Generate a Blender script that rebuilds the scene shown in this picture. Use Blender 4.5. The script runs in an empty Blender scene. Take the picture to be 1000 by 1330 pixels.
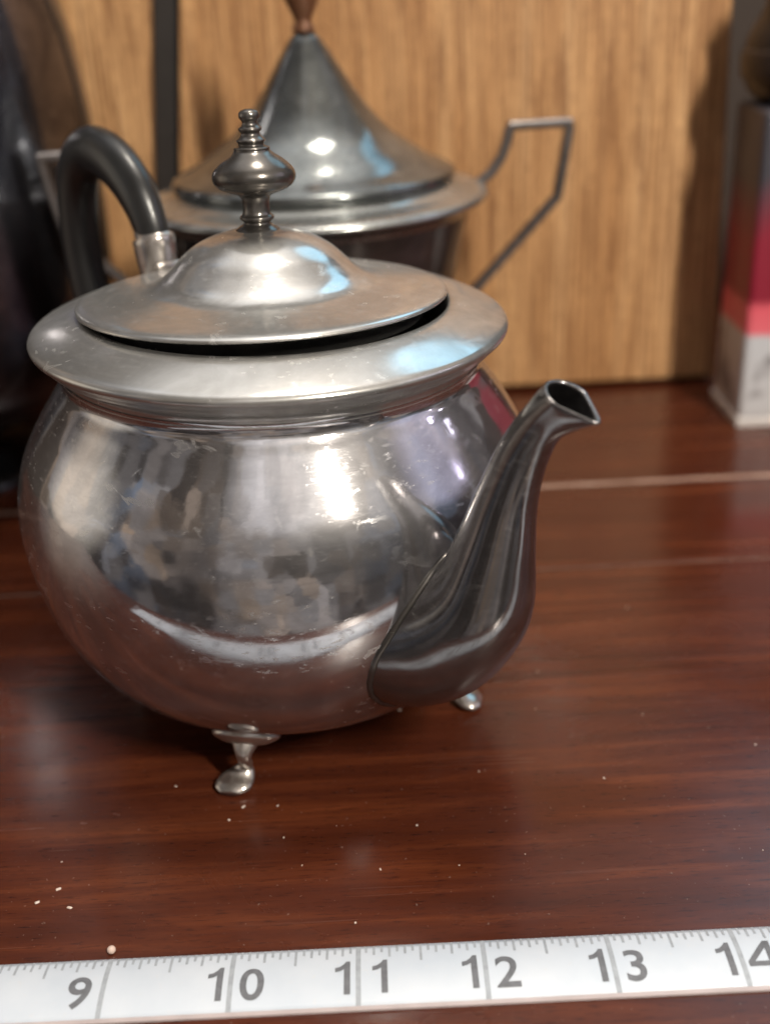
import bpy, bmesh, math, random
from mathutils import Vector, Matrix
from math import sin, cos, pi, radians

IN = 0.0254                     # everything below is laid out in inches, built in metres
random.seed(7)
scene = bpy.context.scene
COL = scene.collection

# ------------------------------------------------------------------ camera
H = 7.28
cam_d = bpy.data.cameras.new('camera')
cam = bpy.data.objects.new('camera', cam_d); COL.objects.link(cam)
cam.location = (0, 0, H * IN)
cam.rotation_euler = (Matrix.Rotation(radians(90 - 25.5), 3, 'X') @ Matrix.Rotation(-0.05, 3, 'Z')).to_euler()
cam_d.sensor_fit = 'VERTICAL'
cam_d.sensor_height = 24
cam_d.lens = 24 * 1500 / 1330
cam_d.clip_start = 0.01
cam_d.clip_end = 50
cam_d.dof.use_dof = True
cam_d.dof.focus_distance = 9.9 * IN
cam_d.dof.aperture_fstop = 5.5
scene.camera = cam

# ------------------------------------------------------------------ world, lamps, exposure
w = bpy.data.worlds.new('World'); scene.world = w; w.use_nodes = True
bg = w.node_tree.nodes['Background']
bg.inputs[1].default_value = 1.0
# the dim, cluttered room all round, as it shows mirrored in the silver: even patchwork of brown, beige, grey and blue
wn, wl = w.node_tree.nodes, w.node_tree.links
def wmath(op, a, b=0.):
    n = wn.new('ShaderNodeMath'); n.operation = op
    for k, v in enumerate((a, b)):
        if isinstance(v, (int, float)): n.inputs[k].default_value = v
        else: wl.new(v, n.inputs[k])
    return n.outputs[0]


wc = wn.new('ShaderNodeTexCoord'); wd = wn.new('ShaderNodeSeparateXYZ'); wl.new(wc.outputs['Generated'], wd.inputs[0])
w_az = wmath('ARCTAN2', wd.outputs[0], wmath('MULTIPLY', wd.outputs[1], -1.))
w_el = wmath('ARCSINE', wd.outputs[2])


def wcells(ka, ke, off):            # upright rectangles: cupboards, frames, doorways
    c = wn.new('ShaderNodeCombineXYZ')
    wl.new(wmath('MULTIPLY', w_az, ka), c.inputs[0]); wl.new(wmath('MULTIPLY', w_el, ke), c.inputs[1]); c.inputs[2].default_value = off
    v = wn.new('ShaderNodeTexVoronoi'); v.distance = 'CHEBYCHEV'; v.inputs['Scale'].default_value = 1; v.inputs['Randomness'].default_value = .75
    wl.new(c.outputs[0], v.inputs['Vector'])
    q = wn.new('ShaderNodeSeparateColor'); wl.new(v.outputs['Color'], q.inputs[0])
    return q


big, small = wcells(2.6, 1.5, 3.3), wcells(7.5, 4.6, 8.1)
wa = wn.new('ShaderNodeTexNoise'); wa.inputs['Scale'].default_value = 5; wa.inputs['Detail'].default_value = 5
wl.new(wc.outputs['Generated'], wa.inputs['Vector'])
pick = wmath('GREATER_THAN', small.outputs[2], .55)
val = wmath('ADD', wmath('MULTIPLY', big.outputs[0], .52), wmath('MULTIPLY', wmath('MULTIPLY', wmath('SUBTRACT', small.outputs[0], .5), pick), .55))
val = wmath('ADD', val, wmath('MULTIPLY', wa.outputs['Fac'], .42))
wr = wn.new('ShaderNodeValToRGB'); e = wr.color_ramp.elements
e[0].position = .18; e[0].color = (.018, .015, .014, 1); e[1].position = .85; e[1].color = (.42, .39, .36, 1)
q = e.new(.36); q.color = (.085, .076, .07, 1); q = e.new(.56); q.color = (.20, .187, .175, 1)
wl.new(val, wr.inputs[0])
wt = wn.new('ShaderNodeValToRGB'); e = wt.color_ramp.elements
e[0].position = .2; e[0].color = (1.18, .93, .72, 1); e[1].position = .9; e[1].color = (.66, .88, 1.25, 1)
q = e.new(.5); q.color = (1, .97, 1.0, 1); q = e.new(.7); q.color = (.97, .98, 1.04, 1)
wl.new(wmath('ADD', wmath('MULTIPLY', big.outputs[1], .6), wmath('MULTIPLY', small.outputs[1], .4)), wt.inputs[0])
wx = wn.new('ShaderNodeMix'); wx.data_type = 'RGBA'; wx.blend_type = 'MULTIPLY'; wx.inputs[0].default_value = 1
wl.new(wr.outputs[0], wx.inputs[6]); wl.new(wt.outputs[0], wx.inputs[7]); wl.new(wx.outputs[2], bg.inputs[0])


def lamp(name, loc, target, size, power, col, spread=180):
    d = bpy.data.lights.new(name, 'AREA'); d.shape = 'RECTANGLE'
    d.size, d.size_y = size; d.energy = power; d.color = col
    d.spread = radians(spread)
    o = bpy.data.objects.new(name, d); COL.objects.link(o)
    o.location = loc
    v = Vector(target) - Vector(loc)
    o.rotation_euler = v.to_track_quat('-Z', 'Y').to_euler()
    return o


POT = Vector((-1.08, 10.9, 0)) * IN
LAMPS = [
    # name, azimuth and elevation seen from the teapot (degrees), distance (m), size (m), power (W), colour
    ('room_lamp', -58, 38, 0.95, (0.036, 0.22), 11.4, (1.0, 0.92, 0.80)),
    ('overhead_lamp', 50, 80, 1.8, (0.35, 0.35), 15, (1.0, 0.91, 0.79)),
    ('window_light', 54, 42, 1.8, (0.7, 0.8), 3.6, (0.38, 0.75, 1.0)),
    ('ceiling_light', 90, 76, 2.0, (2.8, 2.6), 24, (1.0, 0.985, 0.97)),
    ('front_fill', -84, 40, 1.9, (1.7, 1.3), 3.2, (0.98, 0.97, 1.0)),  # broad fill added for the grey tone mirrored mid-body
    ('right_lavender_fill', -6, 26, 1.8, (1.3, 1.2), 3.2, (0.80, 0.77, 1.0)),  # added lamp, gives the lavender tone mirrored on the right of the body
    ('string_bulb', 2, 17, 1.2, (.022, .022), .05, (.80, .72, 1.0)),
    ('string_bulb', 6, 30, 1.2, (.022, .022), .05, (.80, .72, 1.0)),
    ('string_bulb', 12, 23, 1.2, (.022, .022), .05, (.85, .80, 1.0)),
    ('left_cream_fill', 180, 10, 1.5, (1.3, 1.3), 3.6, (1.0, 0.91, 0.76)),  # no window: broad lamp added for the cream tone mirrored at left
]
for n, az, el, dist, s, p, c in LAMPS:
    a, e = radians(az), radians(el)
    l = POT + Vector((0, 0, .08)) + Vector((cos(a) * cos(e), sin(a) * cos(e), sin(e))) * dist
    o = lamp(n, l, POT + Vector((0, 0, .08)), s, p, c)
    if n not in ('room_lamp', 'overhead_lamp', 'string_bulb'):          # emission fades towards the edges so reflections get no hard outline
        o.data.use_nodes = True
        t = o.data.node_tree; em = t.nodes['Emission']
        g = t.nodes.new('ShaderNodeNewGeometry'); m = t.nodes.new('ShaderNodeVectorMath'); m.operation = 'DISTANCE'
        m.inputs[1].default_value = (.5, .5, 0)
        t.links.new(g.outputs['Parametric'], m.inputs[0])
        k = t.nodes.new('ShaderNodeMapRange'); k.interpolation_type = 'SMOOTHSTEP'
        k.inputs['From Min'].default_value = .5; k.inputs['From Max'].default_value = .2 if n != 'window_light' else .4
        t.links.new(m.outputs['Value'], k.inputs['Value']); t.links.new(k.outputs[0], em.inputs['Strength'])

scene.view_settings.view_transform = 'Standard'
scene.view_settings.look = 'None'
scene.view_settings.exposure = 0.0
scene.view_settings.gamma = 1.0
scene.view_settings.use_curve_mapping = False
scene.cycles.use_denoising = True
scene.cycles.max_bounces = 10
scene.cycles.sample_clamp_indirect = 6

# ------------------------------------------------------------------ node helpers


class NT:
    def __init__(s, name):
        s.m = bpy.data.materials.new(name); s.m.use_nodes = True
        s.t = s.m.node_tree; s.n = s.t.nodes; s.l = s.t.links
        s.b = s.n['Principled BSDF']

    def node(s, typ, **kw):
        n = s.n.new(typ)
        for k, v in kw.items():
            if k in n.inputs.keys() and not hasattr(n, k):
                n.inputs[k].default_value = v
            else:
                setattr(n, k, v)
        return n

    def link(s, a, b): s.l.new(a, b)

    def coord(s, scale=(1, 1, 1), rot=(0, 0, 0), out='Object'):
        c = s.node('ShaderNodeTexCoord'); m = s.node('ShaderNodeMapping')
        m.inputs['Scale'].default_value = scale; m.inputs['Rotation'].default_value = rot
        s.link(c.outputs[out], m.inputs['Vector'])
        return m.outputs[0]

    def noise(s, vec, scale, detail=5, rough=.55, dist=0):
        n = s.node('ShaderNodeTexNoise')
        n.inputs['Scale'].default_value = scale; n.inputs['Detail'].default_value = detail
        n.inputs['Roughness'].default_value = rough; n.inputs['Distortion'].default_value = dist
        s.link(vec, n.inputs['Vector'])
        return n.outputs['Fac']

    def ramp(s, fac, stops, interp='LINEAR'):
        r = s.node('ShaderNodeValToRGB'); r.color_ramp.interpolation = interp
        e = r.color_ramp.elements
        while len(e) < len(stops): e.new(.5)
        for k, (p, c) in enumerate(stops):
            e[k].position = p
            e[k].color = (c, c, c, 1) if isinstance(c, (int, float)) else (*c, 1)
        s.link(fac, r.inputs[0])
        return r.outputs[0]

    def mix(s, fac, a, b, blend='MIX'):
        n = s.node('ShaderNodeMix', data_type='RGBA', blend_type=blend)
        for sock, v in ((n.inputs[0], fac), (n.inputs[6], a), (n.inputs[7], b)):
            if isinstance(v, (int, float)): sock.default_value = v
            elif isinstance(v, tuple): sock.default_value = (*v, 1)
            else: s.link(v, sock)
        return n.outputs[2]

    def math(s, op, a, b=0.0):
        n = s.node('ShaderNodeMath', operation=op)
        for sock, v in ((n.inputs[0], a), (n.inputs[1], b)):
            if isinstance(v, (int, float)): sock.default_value = v
            else: s.link(v, sock)
        return n.outputs[0]

    def set(s, **kw):
        for k, v in kw.items():
            k = k.replace('_', ' ')
            i = s.b.inputs[k]
            if isinstance(v, (int, float)): i.default_value = v
            elif isinstance(v, tuple): i.default_value = (*v, 1) if len(v) == 3 else v
            else: s.link(v, i)
        return s

    def bump(s, h, strength, dist=.0005):
        b = s.node('ShaderNodeBump'); b.inputs['Strength'].default_value = strength
        b.inputs['Distance'].default_value = dist
        s.link(h, b.inputs['Height']); s.link(b.outputs[0], s.b.inputs['Normal'])


def silver(name, bright, dull, r0, r1, spots=0.0, haze=.35):
    """tarnished silver plate: clouded tone, uneven gloss, dried water spots and fine scratches"""
    t = NT(name)
    v = t.coord()
    cloud = t.noise(v, 45, 6, .62, .6)
    fine = t.noise(t.coord((1, 1, 3.2), (.5, .3, .2)), 230, 5, .6, .4)
    scr = t.noise(t.coord((1, 1, 26), (1.1, .5, .3)), 160, 3, .6)
    col = t.mix(t.ramp(cloud, [(.36, 0), (.66, 1)]), dull, bright)
    col = t.mix(t.math('MULTIPLY', t.ramp(fine, [(.45, 0), (.75, 1)]), .35), col, dull)
    rough = t.math('ADD', r0, t.math('MULTIPLY', t.ramp(cloud, [(.34, 1), (.62, 0)]), r1 - r0))
    rough = t.math('ADD', rough, t.math('MULTIPLY', t.ramp(scr, [(.52, 0), (.75, 1)]), .06))
    if spots:
        # dried water marks and pitting: soft-edged, drawn out a little sideways, gathered in patches
        big = t.ramp(t.noise(t.coord((1, 1, 1.5), (.2, .3, .1)), 150, 3, .5, .8), [(.615, 0), (.66, 1), (.72, .55)])
        fl = t.ramp(t.noise(t.coord((1, 1, 2.6), (.35, .25, 0)), 330, 3, .55, .3), [(.58, 0), (.68, 1)])
        tiny = t.ramp(t.noise(t.coord((1, 1, 1.6)), 800, 2, .5), [(.62, 0), (.70, 1)])
        p1 = t.ramp(t.noise(v, 28, 3), [(.42, 0), (.60, 1)]); p2 = t.ramp(t.noise(t.coord(rot=(1, 2, 0)), 36, 3), [(.44, 0), (.62, 1)])
        spot = t.math('MAXIMUM', t.math('MULTIPLY', big, p2), t.math('MAXIMUM', t.math('MULTIPLY', fl, p1), t.math('MULTIPLY', tiny, .35)))
        spot = t.math('MULTIPLY', spot, spots)
        rough = t.math('ADD', rough, t.math('MULTIPLY', spot, .25))
        col = t.mix(t.math('MULTIPLY', spot, .5), col, (.80, .79, .77))
    t.set(Base_Color=col, Roughness=rough, Metallic=1.0)
    t.bump(t.math('ADD', t.math('MULTIPLY', cloud, .6), t.math('MULTIPLY', fine, .12)), .06, .0006)
    # a greasy film over the plate scatters part of the light widely
    film = t.node('ShaderNodeBsdfPrincipled'); t.link(col, film.inputs['Base Color'])
    film.inputs['Metallic'].default_value = 1; t.link(t.math('ADD', rough, .40), film.inputs['Roughness'])
    mx = t.node('ShaderNodeMixShader')
    t.link(t.math('ADD', haze - .10, t.math('MULTIPLY', cloud, .20)), mx.inputs[0])
    t.link(t.b.outputs[0], mx.inputs[1]); t.link(film.outputs[0], mx.inputs[2])
    t.link(mx.outputs[0], t.n['Material Output'].inputs[0])
    return t.m


def plain(name, col, rough=.4, metallic=0., coat=0., var=.25, scale=120, bump=.05):
    t = NT(name)
    n = t.noise(t.coord(), scale, 5)
    dark = tuple(c * (1 - var) for c in col); lite = tuple(min(1, c * (1 + var)) for c in col)
    t.set(Base_Color=t.mix(n, dark, lite), Roughness=t.math('ADD', rough - .06, t.math('MULTIPLY', n, .12)),
          Metallic=metallic, Coat_Weight=coat)
    t.bump(n, bump, .0004)
    return t.m


M = {}
M['body_silver'] = silver('polished_spotted_silver', (.64, .63, .645), (.43, .42, .43), .055, .14, spots=.8, haze=.15)
M['lid_silver'] = silver('dull_lid_silver', (.69, .685, .665), (.47, .46, .44), .10, .22, spots=.5, haze=.36)
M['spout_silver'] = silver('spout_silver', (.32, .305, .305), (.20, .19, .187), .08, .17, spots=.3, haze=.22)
M['foot_silver'] = silver('foot_silver', (.66, .62, .58), (.36, .32, .29), .10, .20)
M['finial_silver'] = silver('dull_finial_silver', (.24, .225, .21), (.13, .12, .11), .12, .24)
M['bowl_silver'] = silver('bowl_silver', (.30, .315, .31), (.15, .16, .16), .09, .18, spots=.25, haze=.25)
M['bowl_rim_silver'] = silver('bowl_rim_silver', (.52, .53, .52), (.34, .345, .335), .12, .22, spots=.25, haze=.3)
M['handle_silver'] = silver('grey_brown_handle_silver', (.34, .31, .30), (.20, .18, .17), .16, .26)
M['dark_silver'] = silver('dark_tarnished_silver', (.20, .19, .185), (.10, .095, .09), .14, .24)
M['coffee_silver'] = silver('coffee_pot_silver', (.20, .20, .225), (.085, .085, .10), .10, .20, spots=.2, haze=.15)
M['handle_black'] = plain('black_handle', (.012, .012, .012), .36, 0, .2)
M['knob_brown'] = plain('brown_knob', (.16, .07, .035), .35, .3, .2)


def table_material():
    t = NT('red_brown_varnished_wood')
    g1 = t.noise(t.coord((1.1, 16, 16)), 9, 7, .6, .4)
    g2 = t.noise(t.coord((1.5, 60, 60)), 14, 5, .6)
    blot = t.noise(t.coord(), 7, 3)
    col = t.ramp(g1, [(.28, (.032, .0068, .0034)), (.50, (.062, .0135, .0056)), (.74, (.135, .035, .0125))])
    col = t.mix(t.math('MULTIPLY', t.ramp(g2, [(.40, 1), (.58, 0)]), .35), col, (.045, .012, .008))
    col = t.mix(t.math('MULTIPLY', blot, .25), col, (.09, .027, .0115))
    pores = t.noise(t.coord((5, 40, 40)), 42, 3, .6)
    col = t.mix(t.math('MULTIPLY', t.ramp(pores, [(.34, 1), (.44, 0)]), .55), col, (.018, .0055, .004))
    hair = t.ramp(t.noise(t.coord((1.2, 60, 1), (0, 0, .13)), 9, 2, .5), [(.665, 0), (.69, 1)])
    smear = t.noise(t.coord((1, 1.6, 1), (0, 0, .3)), 13, 6, .62, .5)
    rough = t.math('ADD', .15, t.math('MULTIPLY', t.ramp(smear, [(.36, 0), (.66, 1)]), .17))
    rough = t.math('ADD', rough, t.math('MULTIPLY', hair, .12))
    dust = t.ramp(t.noise(t.coord(), 900, 2), [(.70, 0), (.74, 1)])
    col = t.mix(t.math('MULTIPLY', dust, .25), col, (.35, .27, .23))
    t.set(Base_Color=col, Roughness=rough, Specular_IOR_Level=.42)
    t.bump(t.math('ADD', t.math('MULTIPLY', g2, .5), t.math('MULTIPLY', smear, .35)), .05, .0004)
    return t.m


def board_material():
    t = NT('tan_vertical_grain_wood')
    g1 = t.noise(t.coord((11, 11, .55)), 9, 6, .6, .7)
    g2 = t.noise(t.coord((48, 48, 1.6)), 12, 5, .62, .3)
    g3 = t.noise(t.coord((90, 90, 7)), 26, 3, .6)
    g0 = t.noise(t.coord((5, 5, .4)), 5, 3, .5, .4)
    g1 = t.math('ADD', t.math('MULTIPLY', g1, .58), t.math('MULTIPLY', g0, .42))
    col = t.ramp(g1, [(.30, (.32, .150, .056)), (.44, (.54, .282, .115)), (.58, (.67, .385, .175)), (.72, (.77, .49, .255))])
    col = t.mix(t.math('MULTIPLY', t.ramp(g2, [(.42, 1), (.55, 0)]), .72), col, (.22, .095, .036))
    col = t.mix(t.math('MULTIPLY', t.ramp(g3, [(.42, 1), (.54, 0)]), .42), col, (.15, .062, .025))
    t.set(Base_Color=col, Roughness=t.math('ADD', .36, t.math('MULTIPLY', g2, .2)), Specular_IOR_Level=.4)
    t.bump(t.math('ADD', g2, t.math('MULTIPLY', g3, .5)), .12, .0004)
    return t.m


M['table'] = table_material()
M['board'] = board_material()
M['dark_gap'] = plain('dark_strip', (.022, .018, .016), .5)
M['wall'] = plain('dark_brown_wall', (.045, .030, .022), .7)


def inlay_material(name, k):
    t = NT(name)
    n = t.noise(t.coord((2, 12, 12)), 30, 5, .6)
    t.set(Base_Color=t.ramp(n, [(.30, (.10 * k, .045 * k, .03 * k)), (.52, (.33 * k, .22 * k, .17 * k)), (.75, (.48 * k, .37 * k, .31 * k))]), Roughness=.5)
    return t.m


M['joint'] = inlay_material('worn_pale_joint', 1)
M['joint_dim'] = inlay_material('worn_brown_joint', .35)
M['crumb'] = plain('pale_crumb', (.62, .52, .45), .5, scale=900)
M['bead'] = plain('pale_glossy_bead', (.55, .42, .36), .15, coat=.6)


def tape_material():
    t = NT('white_tape_paint')
    n = t.noise(t.coord(), 60, 5); f = t.noise(t.coord(), 900, 3)
    col = t.mix(t.ramp(n, [(.35, 0), (.7, 1)]), (.45, .50, .57), (.52, .56, .62))
    col = t.mix(t.math('MULTIPLY', t.ramp(f, [(.62, 0), (.72, 1)]), .25), col, (.55, .53, .52))
    t.set(Base_Color=col, Roughness=.42)
    return t.m


M['tape'] = tape_material()
M['tape_edge'] = plain('tape_edge', (.42, .36, .36), .45)
M['ink'] = plain('grey_print', (.115, .12, .135), .55, var=.5, scale=700)
M['ink_light'] = plain('pale_grey_print', (.30, .325, .36), .55, var=.35, scale=600)

# ------------------------------------------------------------------ mesh helpers (inches in, metres out)


def mesh_obj(name, verts, faces, mat, parent=None, smooth=True, loc=None):
    me = bpy.data.meshes.new(name)
    me.from_pydata([Vector(v) * IN for v in verts], [], faces)
    bm = bmesh.new(); bm.from_mesh(me)
    bmesh.ops.recalc_face_normals(bm, faces=bm.faces[:]); bm.to_mesh(me); bm.free()
    if mat: me.materials.append(M[mat])
    for p in me.polygons: p.use_smooth = smooth
    o = bpy.data.objects.new(name, me); COL.objects.link(o)
    if parent: o.parent = parent
    if loc is not None: o.location = Vector(loc) * IN
    return o


def thing(name, label, cat, loc, rz=0, group=None):
    o = bpy.data.objects.new(name, None); COL.objects.link(o)
    o.location = Vector(loc) * IN; o.rotation_euler = (0, 0, rz)
    o.empty_display_size = .02
    tag(o, label, cat, group)
    return o


def tag(o, label=None, cat=None, group=None, kind=None):
    if label: o['label'] = label
    if cat: o['category'] = cat
    if group: o['group'] = group
    if kind: o['kind'] = kind
    return o


def catmull(pts, n):
    out = []
    P = [pts[0]] + list(pts) + [pts[-1]]
    for i in range(1, len(P) - 2):
        p0, p1, p2, p3 = P[i - 1], P[i], P[i + 1], P[i + 2]
        for k in range(n):
            t = k / n
            out.append(tuple(.5 * (2 * b + (c - a) * t + (2 * a - 5 * b + 4 * c - d) * t * t + (3 * b - a - 3 * c + d) * t ** 3)
                             for a, b, c, d in zip(p0, p1, p2, p3)))
    out.append(tuple(pts[-1]))
    return out


def lathe_data(profile, seg=96, centre=(0, 0)):
    vs, fs, rings = [], [], []
    for r, z in profile:
        if r <= 1e-6:
            rings.append([len(vs)]); vs.append((centre[0], centre[1], z))
        else:
            rings.append(list(range(len(vs), len(vs) + seg)))
            vs += [(centre[0] + r * cos(2 * pi * k / seg), centre[1] + r * sin(2 * pi * k / seg), z) for k in range(seg)]
    for a, b in zip(rings, rings[1:]):
        if len(a) == 1 and len(b) == 1: continue
        for k in range(seg):
            j = (k + 1) % seg
            if len(a) == 1: fs.append((a[0], b[k], b[j]))
            elif len(b) == 1: fs.append((a[k], a[j], b[0]))
            else: fs.append((a[k], a[j], b[j], b[k]))
    return vs, fs


def lathe(name, profile, mat, parent=None, seg=96, sub=0, **kw):
    if sub: profile = catmull(profile, sub)
    profile = [(max(0, r), z) for r, z in profile]
    return mesh_obj(name, *lathe_data(profile, seg), mat, parent, **kw)


def ring(c, u, v, seg, beak=0.):
    out = []
    for k in range(seg):
        a, b = cos(2 * pi * k / seg), sin(2 * pi * k / seg)
        f = max(0, -a)
        out.append(Vector(c) + Vector(u) * a * (1 + .45 * beak * f * f) + Vector(v) * b * (1 - .42 * beak * f))
    return out


def sections_mesh(secs, seg=32, cap0=True, cap1=True):
    """secs: list of (centre, axis_u * a, axis_v * b)"""
    vs, fs = [], []
    for c, u, v, *bk in secs:
        vs += ring(c, u, v, seg, bk[0] if bk else 0.)
    for i in range(len(secs) - 1):
        for k in range(seg):
            j = (k + 1) % seg
            fs.append((i * seg + k, i * seg + j, (i + 1) * seg + j, (i + 1) * seg + k))
    if cap0: fs.append(tuple(range(seg)))
    if cap1: fs.append(tuple(range((len(secs) - 1) * seg, len(secs) * seg)))
    return vs, fs


def tube_secs(path, side, flat=1.0):
    """path: (x, z, radius) in the xz plane; side axis is y"""
    out = []
    for i, (x, z, r) in enumerate(path):
        a = path[max(0, i - 1)]; b = path[min(len(path) - 1, i + 1)]
        t = Vector((b[0] - a[0], 0, b[1] - a[1])).normalized()
        nrm = Vector((-t.z, 0, t.x))
        out.append(((x, 0, z), nrm * r, Vector((0, 1, 0)) * r * flat))
    return out


def box_data(x0, x1, y0, y1, z0, z1):
    v = [(x, y, z) for z in (z0, z1) for y in (y0, y1) for x in (x0, x1)]
    f = [(0, 2, 3, 1), (4, 5, 7, 6), (0, 1, 5, 4), (2, 6, 7, 3), (0, 4, 6, 2), (1, 3, 7, 5)]
    return v, f


def box(name, dims, mat, parent=None, bevel=0., smooth=False, **kw):
    o = mesh_obj(name, *box_data(*dims), mat, parent, smooth=smooth, **kw)
    if bevel:
        bm = bmesh.new(); bm.from_mesh(o.data)
        bmesh.ops.bevel(bm, geom=bm.edges[:], offset=bevel * IN, segments=3, affect='EDGES', profile=.5)
        bm.to_mesh(o.data); bm.free()
    return o


# ================================================================== SETTING
# table: three varnished boards, the joints between them filled with pale worn strips
table = bpy.data.objects.new('table', None); COL.objects.link(table); tag(table, kind='structure')
for y0, y1 in ((5.93, 13.283), (13.327, 15.84), (15.97, 25)):
    box('plank', (-34, 34, y0, y1, -.8, 0), 'table', table, bevel=.012)
box('joint_strip', (-34, 34, 13.285, 13.325, -.4, -.012), 'joint_dim', table)
box('joint_strip', (-34, 34, 15.842, 15.968, -.4, -.008), 'joint', table)

# dark wall behind everything
wall = box('wall', (-34, 34, 25.2, 25.7, -.8, 9), 'wall'); tag(wall, kind='structure')

# wooden back panel: a wide board and a narrow one with a dark strip in the slit between them
BZ0, BZ1 = .10, 10.8
BY = 20.15


def slab(name, quad, y0, y1, mat, parent):
    v = [(x, y, z) for y in (y0, y1) for x, z in quad]
    f = [(0, 1, 2, 3), (7, 6, 5, 4)] + [(k, (k + 1) % 4, 4 + (k + 1) % 4, 4 + k) for k in range(4)]
    o = mesh_obj(name, v, f, mat, parent, smooth=False)
    bm = bmesh.new(); bm.from_mesh(o.data)
    bmesh.ops.bevel(bm, geom=bm.edges[:], offset=.05 * IN, segments=3, affect='EDGES', profile=.5)
    bm.to_mesh(o.data); bm.free()
    return o


panel = thing('back_panel', 'tan vertical-grained wooden panel standing upright behind the sugar bowl', 'wood panel', (0, BY, 0))


def sl(x, z):                       # the slit leans a little
    return x + (z - 6.87) * .118


slab('board', [(sl(-2.86, BZ0), BZ0), (6.17, BZ0), (5.86, BZ1), (sl(-2.86, BZ1), BZ1)], 0, .7, 'board', panel)
slab('board', [(-9.5, BZ0), (sl(-3.33, BZ0), BZ0), (sl(-3.33, BZ1), BZ1), (-9.5, BZ1)], 0, .7, 'board', panel)
slab('slit_strip', [(sl(-3.34, BZ0), BZ0), (sl(-2.85, BZ0), BZ0), (sl(-2.85, BZ1), BZ1), (sl(-3.34, BZ1), BZ1)], .25, .6, 'dark_gap', panel)  # dark filler in the gap, its colour standing in for the shade there
for x in (-8, 5.2, -1):
    box('skid', (x - .3, x + .3, .2, .6, 0, BZ0), 'dark_gap', panel)

# ================================================================== TEAPOT
PX, PY = -1.11, 10.9
pot = thing('teapot', 'round silver teapot with domed knobbed lid and curved spout in front', 'teapot', (PX, PY, 0))
body_prof = [(0, .44), (.9, .46), (1.50, .54), (1.92, .72), (2.22, 1.06), (2.45, 1.54), (2.58, 2.08), (2.605, 2.53), (2.51, 2.98),
             (2.32, 3.34), (2.13, 3.62), (2.02, 3.78), (2.04, 3.90)]
TILT = (0, radians(1.4), 0)
body = lathe('body', body_prof, 'body_silver', pot, seg=160, sub=8)
body.rotation_euler = TILT
rim_prof = [(2.03, 3.86), (2.05, 3.96), (2.16, 4.03), (2.22, 4.10), (2.265, 4.135), (2.28, 4.175), (2.26, 4.21), (2.20, 4.245),
            (2.02, 4.32), (1.84, 4.38), (1.74, 4.39), (1.70, 4.35), (1.68, 4.2), (1.68, 4.0)]
lathe('rim', catmull(rim_prof, 4), 'lid_silver', body, seg=160)

# lid, its front edge standing a little open
lid = lathe('lid', catmull([(0, 4.99), (.15, 4.985), (.34, 4.955), (.54, 4.885), (.70, 4.785), (.83, 4.665), (.96, 4.555), (1.10, 4.49), (1.30, 4.455),
                            (1.55, 4.42), (1.70, 4.395), (1.755, 4.37), (1.755, 4.345), (1.70, 4.33), (1.55, 4.335)], 5) +
            [(1.52, 4.15), (1.45, 4.15), (1.44, 4.35), (0, 4.45)], 'lid_silver', pot, seg=128)
lid.data.transform(Matrix.Translation((0, 0, -4.3 * IN)))
lid.location = (.05 * IN, 0, 4.385 * IN)
lid.rotation_euler = (radians(-2.4), radians(.5), 0)
fin = lathe('finial', [(0, 4.90), (.20, 4.93), (.215, 4.97), (.17, 5.01), (.12, 5.045), (.155, 5.075), (.16, 5.10), (.13, 5.13),
                       (.125, 5.22), (.15, 5.29), (.24, 5.325), (.34, 5.37), (.385, 5.44), (.37, 5.52), (.29, 5.60), (.20, 5.66),
                       (.165, 5.69), (.165, 5.715), (.12, 5.735), (.12, 5.755), (.135, 5.78), (.10, 5.81), (.085, 5.84), (.105, 5.865), (.105, 5.885),
                       (.075, 5.91), (.07, 5.94), (.095, 5.975), (.09, 6.02), (.05, 6.045), (0, 6.05)], 'finial_silver', lid, seg=64, sub=3)
fin.data.transform(Matrix.Translation((0, 0, -4.3 * IN)))

# spout
TH = radians(-50)
sec_in = [(1.6, 1.64, 90, .80, .88), (2.2, 1.68, 92, .75, .84), (2.56, 1.80, 102, .66, .71), (2.82, 2.07, 124, .54, .57),
          (3.02, 2.42, 148, .44, .45), (3.14, 2.90, 160, .335, .335), (3.27, 3.38, 160, .25, .25), (3.44, 3.80, 150, .205, .205),
          (3.65, 4.12, 142, .180, .18), (3.88, 4.34, 156, .215, .175)]


def spout_secs(secs, shrink=0.):
    out = []
    for k, (r, z, ph, a, b) in enumerate(secs):
        p = radians(ph); bk = max(0, 1 - (len(secs) - 1 - k) / 11) ** 1.5
        out.append(((r, 0, z), Vector((cos(p), 0, sin(p))) * (a - shrink), Vector((0, 1, 0)) * (b - shrink), bk))
    return out


dense = catmull(sec_in, 8)
outer = spout_secs(dense); inner = spout_secs(dense[-26:], .028)
lip = list(outer) + [(Vector(outer[-1][0]) + Vector((.008, 0, .012)), Vector(outer[-1][1]) * .95, Vector(outer[-1][2]) * .95, 1.)] + inner[::-1]
sp = mesh_obj('spout', *sections_mesh(lip, 48), 'spout_silver', pot)
sp.rotation_euler = (0, 0, TH)

# soldered collar along the line where the spout meets the belly
def belly_r(z):
    pr = catmull(body_prof, 8)
    for (r0, z0), (r1, z1) in zip(pr, pr[1:]):
        if z0 <= z <= z1 and z1 > z0: return r0 + (r1 - r0) * (z - z0) / (z1 - z0)
    return 0


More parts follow.
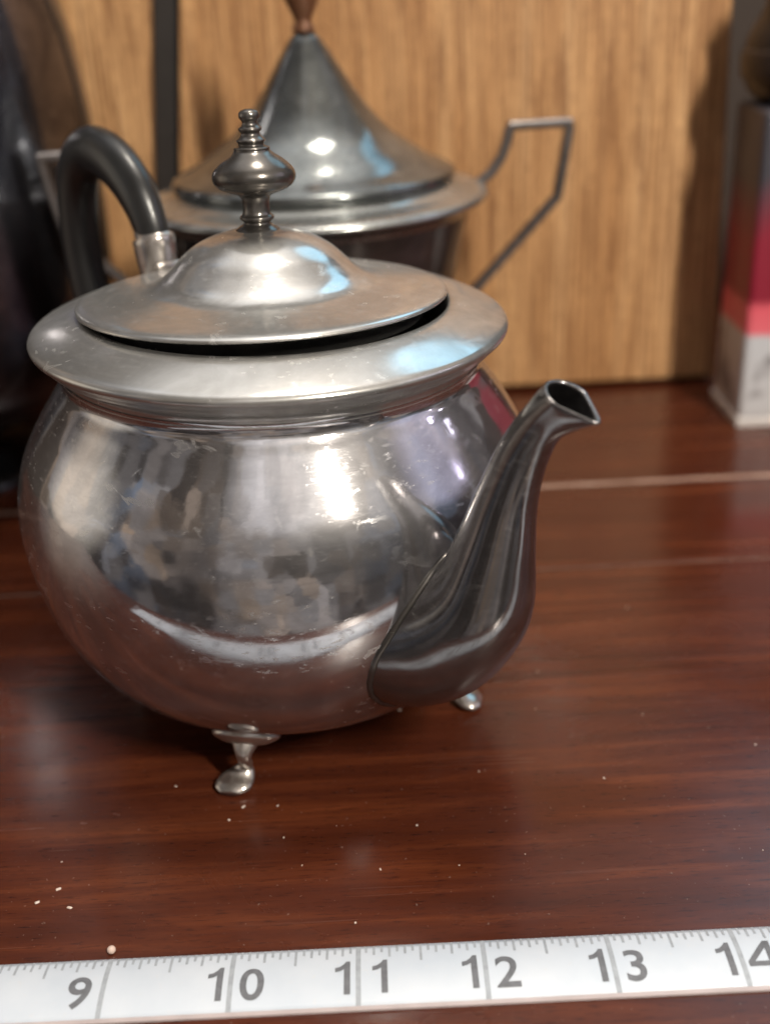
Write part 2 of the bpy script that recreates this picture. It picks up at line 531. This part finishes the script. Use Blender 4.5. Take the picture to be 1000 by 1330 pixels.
rot_in = Matrix.Rotation(-TILT[1], 3, 'Y') @ Matrix.Rotation(TH, 3, 'Z')
rings = [ring(c, u, v, 48, b) for c, u, v, b in spout_secs(catmull(sec_in, 24))[:96]]
loop = []
for k in range(48):
    for a, b in zip(rings, rings[1:]):
        q = rot_in @ b[k]
        if q.xy.length > belly_r(q.z):
            loop.append((a[k] + b[k]) / 2); break
vs, fs = [], []
n = len(loop); mid = sum(loop, Vector()) / n
for k, p in enumerate(loop):
    tg = (loop[(k + 1) % n] - loop[k - 1]).normalized(); o1 = (p - mid).normalized(); o1 = (o1 - tg * o1.dot(tg)).normalized(); o2 = tg.cross(o1)
    vs += [p + (o1 * cos(2 * pi * j / 10) * 1.0 + o2 * sin(2 * pi * j / 10)) * .030 for j in range(10)]
for k in range(n):
    for j in range(10):
        a, b = k * 10, ((k + 1) % n) * 10
        fs.append((a + j, a + (j + 1) % 10, b + (j + 1) % 10, b + j))
mesh_obj('solder_collar', vs, fs, 'finial_silver', sp)

# handle
TH2 = radians(128)
hp = catmull([(1.96, 4.62, .205), (2.02, 4.88, .22), (2.22, 5.18, .25), (2.62, 5.44, .27), (3.12, 5.52, .275), (3.52, 5.32, .275), (3.74, 4.88, .27),
              (3.80, 4.20, .26), (3.68, 3.45, .24), (3.35, 2.80, .21), (2.98, 2.45, .18)], 8)
hd = mesh_obj('handle', *sections_mesh(tube_secs(hp, 1, .82), 32), 'handle_black', pot); hd.rotation_euler = (0, 0, TH2)
s1 = catmull([(1.90, 4.16, .30), (1.92, 4.22, .27), (1.935, 4.27, .215), (1.95, 4.50, .235), (1.965, 4.70, .245), (1.97, 4.72, .215)], 5)
mesh_obj('socket', *sections_mesh(tube_secs(s1, 1, .9), 32), 'foot_silver', hd)
s2 = catmull([(2.45, 2.25, .24), (2.75, 2.35, .22), (3.02, 2.47, .215), (3.05, 2.49, .18)], 5)
mesh_obj('socket', *sections_mesh(tube_secs(s2, 1, .9), 32), 'foot_silver', hd)

hg = mesh_obj('hinge', *lathe_data([(0, -.14), (.045, -.14), (.05, -.13), (.05, .13), (.045, .14), (0, .14)], 20), 'foot_silver', pot, loc=(1.72 * cos(TH2), 1.72 * sin(TH2), 4.455))
hg.rotation_euler = (radians(90), 0, TH2)

# feet: scrolled, a shell flange against the body and a toe turned out
fp = catmull([(1.62, .68, .13, 1.2), (1.79, .57, .11, 1.3), (1.89, .47, .070, 1.2), (1.87, .37, .055, 1.1), (1.79, .28, .048, 1.1), (1.73, .21, .055, 1.3), (1.73, .14, .075, 1.8),
              (1.80, .085, .075, 2.4), (1.91, .062, .058, 3.0), (1.98, .05, .030, 3.2)], 6)
fl = [(0, -.03), (.24, -.02), (.285, .025), (.25, .07), (.15, .12), (0, .14)]


def foot_secs(path):
    out = []
    for (c, u, v), q in zip(tube_secs([p[:3] for p in path], 1), path):
        out.append(((c[0], -.16 * max(0, .30 - q[1]) / .25, c[2]), u, v * q[3]))
    return out


foot0 = None
for a in (-101, -12, 79, 168):
    if foot0 is None:
        foot = mesh_obj('foot', *sections_mesh(foot_secs(fp), 24), 'foot_silver', pot); foot0 = foot
        v, f = lathe_data(catmull(fl, 4), 32)
        rot = Matrix.Rotation(radians(146), 3, 'Y') @ Matrix.Diagonal((.70, 1.2, 1.0))
        flg = mesh_obj('shell', [rot @ Vector(p) + Vector((1.74, 0, .625)) for p in v], f, 'foot_silver', foot)
    else:
        foot = foot0.copy(); COL.objects.link(foot); foot.parent = pot
        c = flg.copy(); COL.objects.link(c); c.parent = foot
    foot.rotation_euler = (0, 0, radians(a))
    if a == -12: foot.location = Vector((cos(radians(a)), sin(radians(a)), 0)) * .14 * IN      # bent outwards a little

# ================================================================== SUGAR BOWL
bowl = thing('sugar_bowl', 'silver sugar bowl with tall pointed lid and square handles, behind the teapot', 'sugar bowl', (-.75, 16.5, 0), radians(7))
bb = lathe('body', [(0, .12), (1.15, .05), (1.42, 0), (1.45, .06), (1.38, .16), (1.0, .30), (.62, .50), (.55, .68), (.72, .88), (1.15, 1.20), (1.50, 1.75),
                    (1.74, 2.5), (1.94, 3.3), (2.08, 3.9), (2.14, 4.15)], 'dark_silver', bowl, seg=128, sub=6)
lathe('rim', [(2.13, 4.12), (2.22, 4.21), (2.34, 4.28), (2.40, 4.32), (2.39, 4.37), (2.32, 4.41), (2.08, 4.46), (1.94, 4.53), (1.86, 4.54), (1.84, 4.3)],
      'bowl_rim_silver', bb, seg=128, sub=4)
bl = lathe('lid', [(1.84, 4.50), (1.93, 4.56), (1.95, 4.62), (1.93, 4.68), (1.84, 4.73), (1.64, 4.82), (1.43, 4.96), (1.11, 5.18), (.86, 5.44), (.66, 5.70), (.49, 5.96),
                   (.34, 6.20), (.21, 6.39), (.12, 6.47), (.05, 6.49), (0, 6.49)], 'bowl_silver', bowl, seg=128, sub=5)
lathe('finial', [(0, 6.46), (.14, 6.48), (.16, 6.52), (.125, 6.57), (.12, 6.64), (.17, 6.75), (.25, 6.95), (.27, 7.2), (.20, 7.5), (.08, 7.72), (0, 7.75)],
      'knob_brown', bl, seg=48, sub=4)


def bar_handle(parent, sgn):
    path = [(2.30, 4.36), (2.50, 4.50), (2.65, 4.70), (2.73, 4.90), (2.78, 5.12), (3.64, 5.12), (3.58, 4.72), (3.47, 4.10), (1.62, 2.20)]
    # dense path with the straight runs kept straight and the corners tight
    pts = []
    for (x0, z0), (x1, z1) in zip(path, path[1:]):
        for k in range(6):
            t = k / 6
            pts.append((x0 + (x1 - x0) * t, z0 + (z1 - z0) * t))
    pts.append(path[-1])
    vs, fs = [], []
    hw, ht = .095, .062
    n = len(pts)
    for i, (x, z) in enumerate(pts):
        a = pts[max(0, i - 1)]; b = pts[min(n - 1, i + 1)]
        t = Vector((b[0] - a[0], b[1] - a[1])).normalized(); q = Vector((-t.y, t.x))
        for dy, dn in ((-hw, -ht * .5), (-hw, ht * .5), (-hw * .6, ht), (hw * .6, ht), (hw, ht * .5), (hw, -ht * .5), (hw * .6, -ht), (-hw * .6, -ht)):
            vs.append((sgn * (x + q.x * dn), dy, z + q.y * dn))
    for i in range(n - 1):
        for k in range(8):
            j = (k + 1) % 8
            fs.append((i * 8 + k, i * 8 + j, i * 8 + 8 + j, i * 8 + 8 + k))
    fs += [tuple(range(8)), tuple(range((n - 1) * 8, n * 8))]
    return mesh_obj('handle', vs, fs, 'handle_silver', parent, smooth=False)


bar_handle(bowl, 1); bar_handle(bowl, -1)

# ================================================================== COFFEE POT at the left edge
coffee = thing('coffee_pot', 'tall silver pot cut by the left edge, behind the teapot handle', 'coffee pot', (-7.05, 17.9, 0))
cb = lathe('body', [(0, .62), (.6, .60), (.9, .72), (1.5, .92), (2.25, 1.35), (2.75, 2.1), (2.95, 3.1), (3.0, 4.2), (2.97, 5.3), (2.86, 6.4), (2.66, 7.4), (2.35, 8.5), (2.05, 9.4), (1.9, 9.9), (1.98, 10.1)],
           'coffee_silver', coffee, seg=128, sub=6)
lathe('foot', [(0, .05), (1.45, 0), (1.62, .02), (1.62, .10), (1.50, .18), (1.15, .28), (.80, .42), (.70, .58), (.85, .70)], 'coffee_silver', coffee, seg=96, sub=4)
cl = lathe('lid', [(2.0, 10.02), (2.05, 10.12), (1.95, 10.22), (1.5, 10.6), (.9, 11.0), (.3, 11.2), (0, 11.22)], 'coffee_silver', coffee, seg=96, sub=5)
lathe('finial', [(0, 11.15), (.2, 11.2), (.12, 11.35), (.3, 11.6), (.2, 11.85), (0, 11.9)], 'knob_brown', cl, seg=32, sub=4)

# ================================================================== BOX and JAR at the right edge


def carton_material():
    t = NT('printed_carton')
    c = t.node('ShaderNodeTexCoord'); s = t.node('ShaderNodeSeparateXYZ'); t.link(c.outputs['Object'], s.inputs[0])
    n = t.noise(t.coord(), 60, 4)
    zz = t.math('ADD', t.math('DIVIDE', s.outputs[2], IN), t.math('MULTIPLY', t.math('SUBTRACT', n, .5), .12))
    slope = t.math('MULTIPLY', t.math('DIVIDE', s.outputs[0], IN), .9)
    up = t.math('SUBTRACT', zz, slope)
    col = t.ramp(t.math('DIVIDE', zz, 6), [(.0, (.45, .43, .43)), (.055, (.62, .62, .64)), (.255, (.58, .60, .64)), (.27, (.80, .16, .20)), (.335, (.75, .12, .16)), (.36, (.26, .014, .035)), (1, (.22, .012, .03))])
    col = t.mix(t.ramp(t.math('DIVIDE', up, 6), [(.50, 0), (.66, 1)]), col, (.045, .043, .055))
    # grey printed blots on the white part
    low = t.math('LESS_THAN', zz, 1.5)
    bl = t.math('MULTIPLY', t.math('MULTIPLY', t.ramp(t.noise(t.coord((1, 1, .8)), 55, 2), [(.54, 0), (.60, 1)]), low), .6)
    col = t.mix(bl, col, (.12, .10, .11))
    t.set(Base_Color=col, Roughness=.42)
    return t.m


M['carton'] = carton_material()
M['carton_lip'] = plain('pale_carton_tray', (.60, .56, .54), .4)
M['jar'] = plain('dark_glazed_jar', (.010, .008, .008), .42, 0, .1)
M['jar_band'] = plain('brown_jar_glaze', (.018, .011, .009), .45, 0, .1)
carton = thing('carton', 'red, grey and white box cut by the right edge, beside the wooden panel', 'box', (5.93, 17.85, 0))
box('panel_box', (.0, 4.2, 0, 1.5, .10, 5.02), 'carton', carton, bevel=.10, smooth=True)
box('tray_base', (-.035, 4.24, -.035, 1.53, 0, .16), 'carton_lip', carton, bevel=.03)

jar = thing('dark_jar', 'dark glossy brown jar on top of the red and grey box', 'jar', (6.9, 18.75, 5.02))
jb = lathe('body', [(0, .03), (.55, 0), (.80, .04), (.98, .22), (1.06, .55), (1.02, .95), (.86, 1.25), (.78, 1.45), (.84, 1.6)], 'jar', jar, seg=64, sub=5)
lathe('band', [(1.045, .36), (1.085, .40), (1.10, .58), (1.085, .76), (1.04, .80)], 'jar_band', jb, seg=64, sub=3)
jl = lathe('lid', [(.86, 1.58), (.92, 1.62), (.90, 1.70), (.6, 1.92), (.2, 2.02), (0, 2.03)], 'jar', jar, seg=64, sub=4)
lathe('knob', [(0, 2.0), (.12, 2.02), (.1, 2.1), (.2, 2.22), (.14, 2.34), (0, 2.36)], 'jar_band', jl, seg=32, sub=4)

# ================================================================== MEASURING TAPE
tape = thing('tape_measure', 'white measuring tape with grey inch numbers lying along the front', 'tape measure', (0, 6.70, 0))
TW = .30                                            # half width


def tz(y):                                           # the blade arches a little across its width
    return .058 - .040 * (y / TW) ** 2


N = 14
vs, fs = [], []
XS = [-6 + .25 * k for k in range(49)]
for x in XS:
    for k in range(N + 1):
        y = -TW + 2 * TW * k / N
        vs.append((x, y, tz(y)))
    for k in range(N + 1):
        y = TW - 2 * TW * k / N
        vs.append((x, y, max(tz(y) - .014, .001)))
R = 2 * (N + 1)
for i in range(len(XS) - 1):
    for k in range(R):
        j = (k + 1) % R
        fs.append((i * R + k, i * R + j, (i + 1) * R + j, (i + 1) * R + k))
fs += [tuple(range(R)), tuple(range((len(XS) - 1) * R, len(XS) * R))]
blade = mesh_obj('blade', vs, fs, 'tape', tape)
ev, ef = [], []
v, f = box_data(-6, 6, -TW - .035, -TW + .004, .001, .022)
edge = mesh_obj('edge', v, f, 'tape_edge', blade, smooth=False)


def strip(x, w_, y0, y1, lift=.0022):
    """one printed mark following the arch, as a thin raised sheet"""
    n = 6; vs = []; fs = []
    for k in range(n + 1):
        y = y0 + (y1 - y0) * k / n
        vs += [(x - w_ / 2, y, tz(y) + lift), (x + w_ / 2, y, tz(y) + lift)]
    for k in range(n): fs.append((2 * k, 2 * k + 1, 2 * k + 3, 2 * k + 2))
    return vs, fs


def inch_x(i): return -2.41 + (i - 9) * 1.008


for i in range(6, 17):
    o = mesh_obj('inch_line', *strip(inch_x(i), .040, -TW + .004, TW - .004), 'ink_light', blade)
tv, tf = [], []
for i in range(6, 16):
    for k in range(1, 16):
        L = .20 if k == 8 else .145 if k % 4 == 0 else .115 if k % 2 == 0 else .085
        v, f = strip(inch_x(i) + k * 1.008 / 16, .020, TW - .004 - L, TW - .004)
        tf += [tuple(q + len(tv) for q in p) for p in f]; tv += v
tk = mesh_obj('tick_marks', tv, tf, 'ink_light', blade); tag(tk, kind='stuff')


GLYPH = {   # drawn by hand: a one with its flag, a four with a straight stem
    '1': [[(.012, 0), (.062, 0), (.062, .20), (.012, .20)], [(.012, .20), (.062, .20), (.062, .318), (.030, .318), (.012, .29)],
          [(.012, .29), (-.020, .262), (-.058, .252), (-.058, .208), (-.015, .218), (.012, .235)]],
    '4': [[(.040, 0), (.088, 0), (.088, .318), (.040, .318)], [(-.125, .070), (.040, .070), (.040, .115), (-.125, .115)],
          [(.088, .070), (.128, .070), (.128, .115), (.088, .115)], [(-.125, .115), (-.070, .115), (.040, .245), (.040, .318)]],
}


def numeral(ch, x):
    if ch in GLYPH:
        bm = bmesh.new()
        for poly in GLYPH[ch]: bm.faces.new([bm.verts.new((a, b, 0)) for a, b in poly])
        bmesh.ops.triangulate(bm, faces=bm.faces[:])
        for k in range(1, 14):
            bmesh.ops.bisect_plane(bm, geom=bm.verts[:] + bm.edges[:] + bm.faces[:], plane_co=(0, k * .025, 0), plane_no=(0, 1, 0))
        me = bpy.data.meshes.new('numeral'); bm.to_mesh(me); bm.free()
        for q in me.vertices:
            y = q.co.y - .20
            q.co = Vector((q.co.x + x, y, tz(y) + .0032)) * IN
        me.materials.append(M['ink'])
        o = bpy.data.objects.new('numeral', me); COL.objects.link(o); o.parent = blade
        return o
    c = bpy.data.curves.new('numeral', 'FONT'); c.body = ch; c.size = .41; c.align_x = 'CENTER'; c.offset = .006
    c.fill_mode = 'FRONT'; c.resolution_u = 6
    t = bpy.data.objects.new('tmp', c); COL.objects.link(t)
    dg = bpy.context.evaluated_depsgraph_get(); dg.update()
    me = bpy.data.meshes.new_from_object(t.evaluated_get(dg))
    bpy.data.objects.remove(t)
    bm = bmesh.new(); bm.from_mesh(me)
    for k in range(1, 14):
        bmesh.ops.bisect_plane(bm, geom=bm.verts[:] + bm.edges[:] + bm.faces[:], plane_co=(0, k * .025, 0), plane_no=(0, 1, 0))
    bm.to_mesh(me); bm.free()
    for q in me.vertices:
        y = q.co.y - .20
        q.co = Vector((q.co.x + x, y, tz(y) + .0032)) * IN
    me.materials.clear(); me.materials.append(M['ink']); me.name = 'numeral'
    o = bpy.data.objects.new('numeral', me); COL.objects.link(o); o.parent = blade
    return o


for i in range(7, 16):
    s = str(i); x = inch_x(i)
    if len(s) == 1: numeral(s, x - .185)
    else:
        numeral(s[0], x - .125); numeral(s[1], x + .170)

# ================================================================== CRUMBS on the table
bead = lathe('bead', [(0, 0), (.022, .003), (.034, .018), (.036, .034), (.028, .052), (.012, .062), (0, .063)], 'bead', None, seg=24, sub=3, loc=(-2.43, 7.09, 0))
tag(bead, 'tiny pale bead on the table against the tape above the nine', 'bead')
cr = [(-.42, 7.28), (-1.17, 8.83), (-1.62, 8.66), (-1.5, 8.84), (-3.1, 8.2), (-3.05, 7.85), (-2.9, 7.62), (-3.2, 7.7), (.15, 8.45), (.05, 10.3), (1.5, 10.2), (1.62, 10.9),
      (.8, 9.2), (2.0, 9.0), (3.2, 7.9), (.5, 7.9), (-.9, 8.0), (2.6, 10.0), (-.6, 8.5), (1.1, 8.0), (3.6, 9.4), (2.9, 12.2), (4.4, 11.3), (-2.2, 9.2), (-.2, 7.9)]
while len(cr) < 26: cr.append((random.uniform(-4, 5), random.uniform(7.2, 15)))
vs, fs = [], []
for k, (x, y) in enumerate(cr):
    s = random.uniform(.005, .011) * (1.25 if k < 10 else .75); e = random.uniform(.8, 2.2); a = random.uniform(0, pi)
    b = len(vs)
    for dx, dy, dz in ((-1, -1, 0), (1, -1, 0), (1, 1, 0), (-1, 1, 0), (-.5, -.6, 1), (.7, -.5, .9), (.5, .6, .8), (-.6, .5, 1)):
        px, py = dx * e * random.uniform(.7, 1.2), dy * random.uniform(.7, 1.2)
        vs.append((x + s * (px * cos(a) - py * sin(a)), y + s * (px * sin(a) + py * cos(a)), .0005 + s * dz * .9))
    fs += [tuple(b + i for i in q) for q in ((0, 3, 2, 1), (4, 5, 6, 7), (0, 1, 5, 4), (1, 2, 6, 5), (2, 3, 7, 6), (3, 0, 4, 7))]
cru = mesh_obj('dust_crumbs', vs, fs, 'crumb', None, smooth=False)
tag(cru, 'tiny pale dust crumbs scattered over the red-brown table', 'crumbs', kind='stuff')
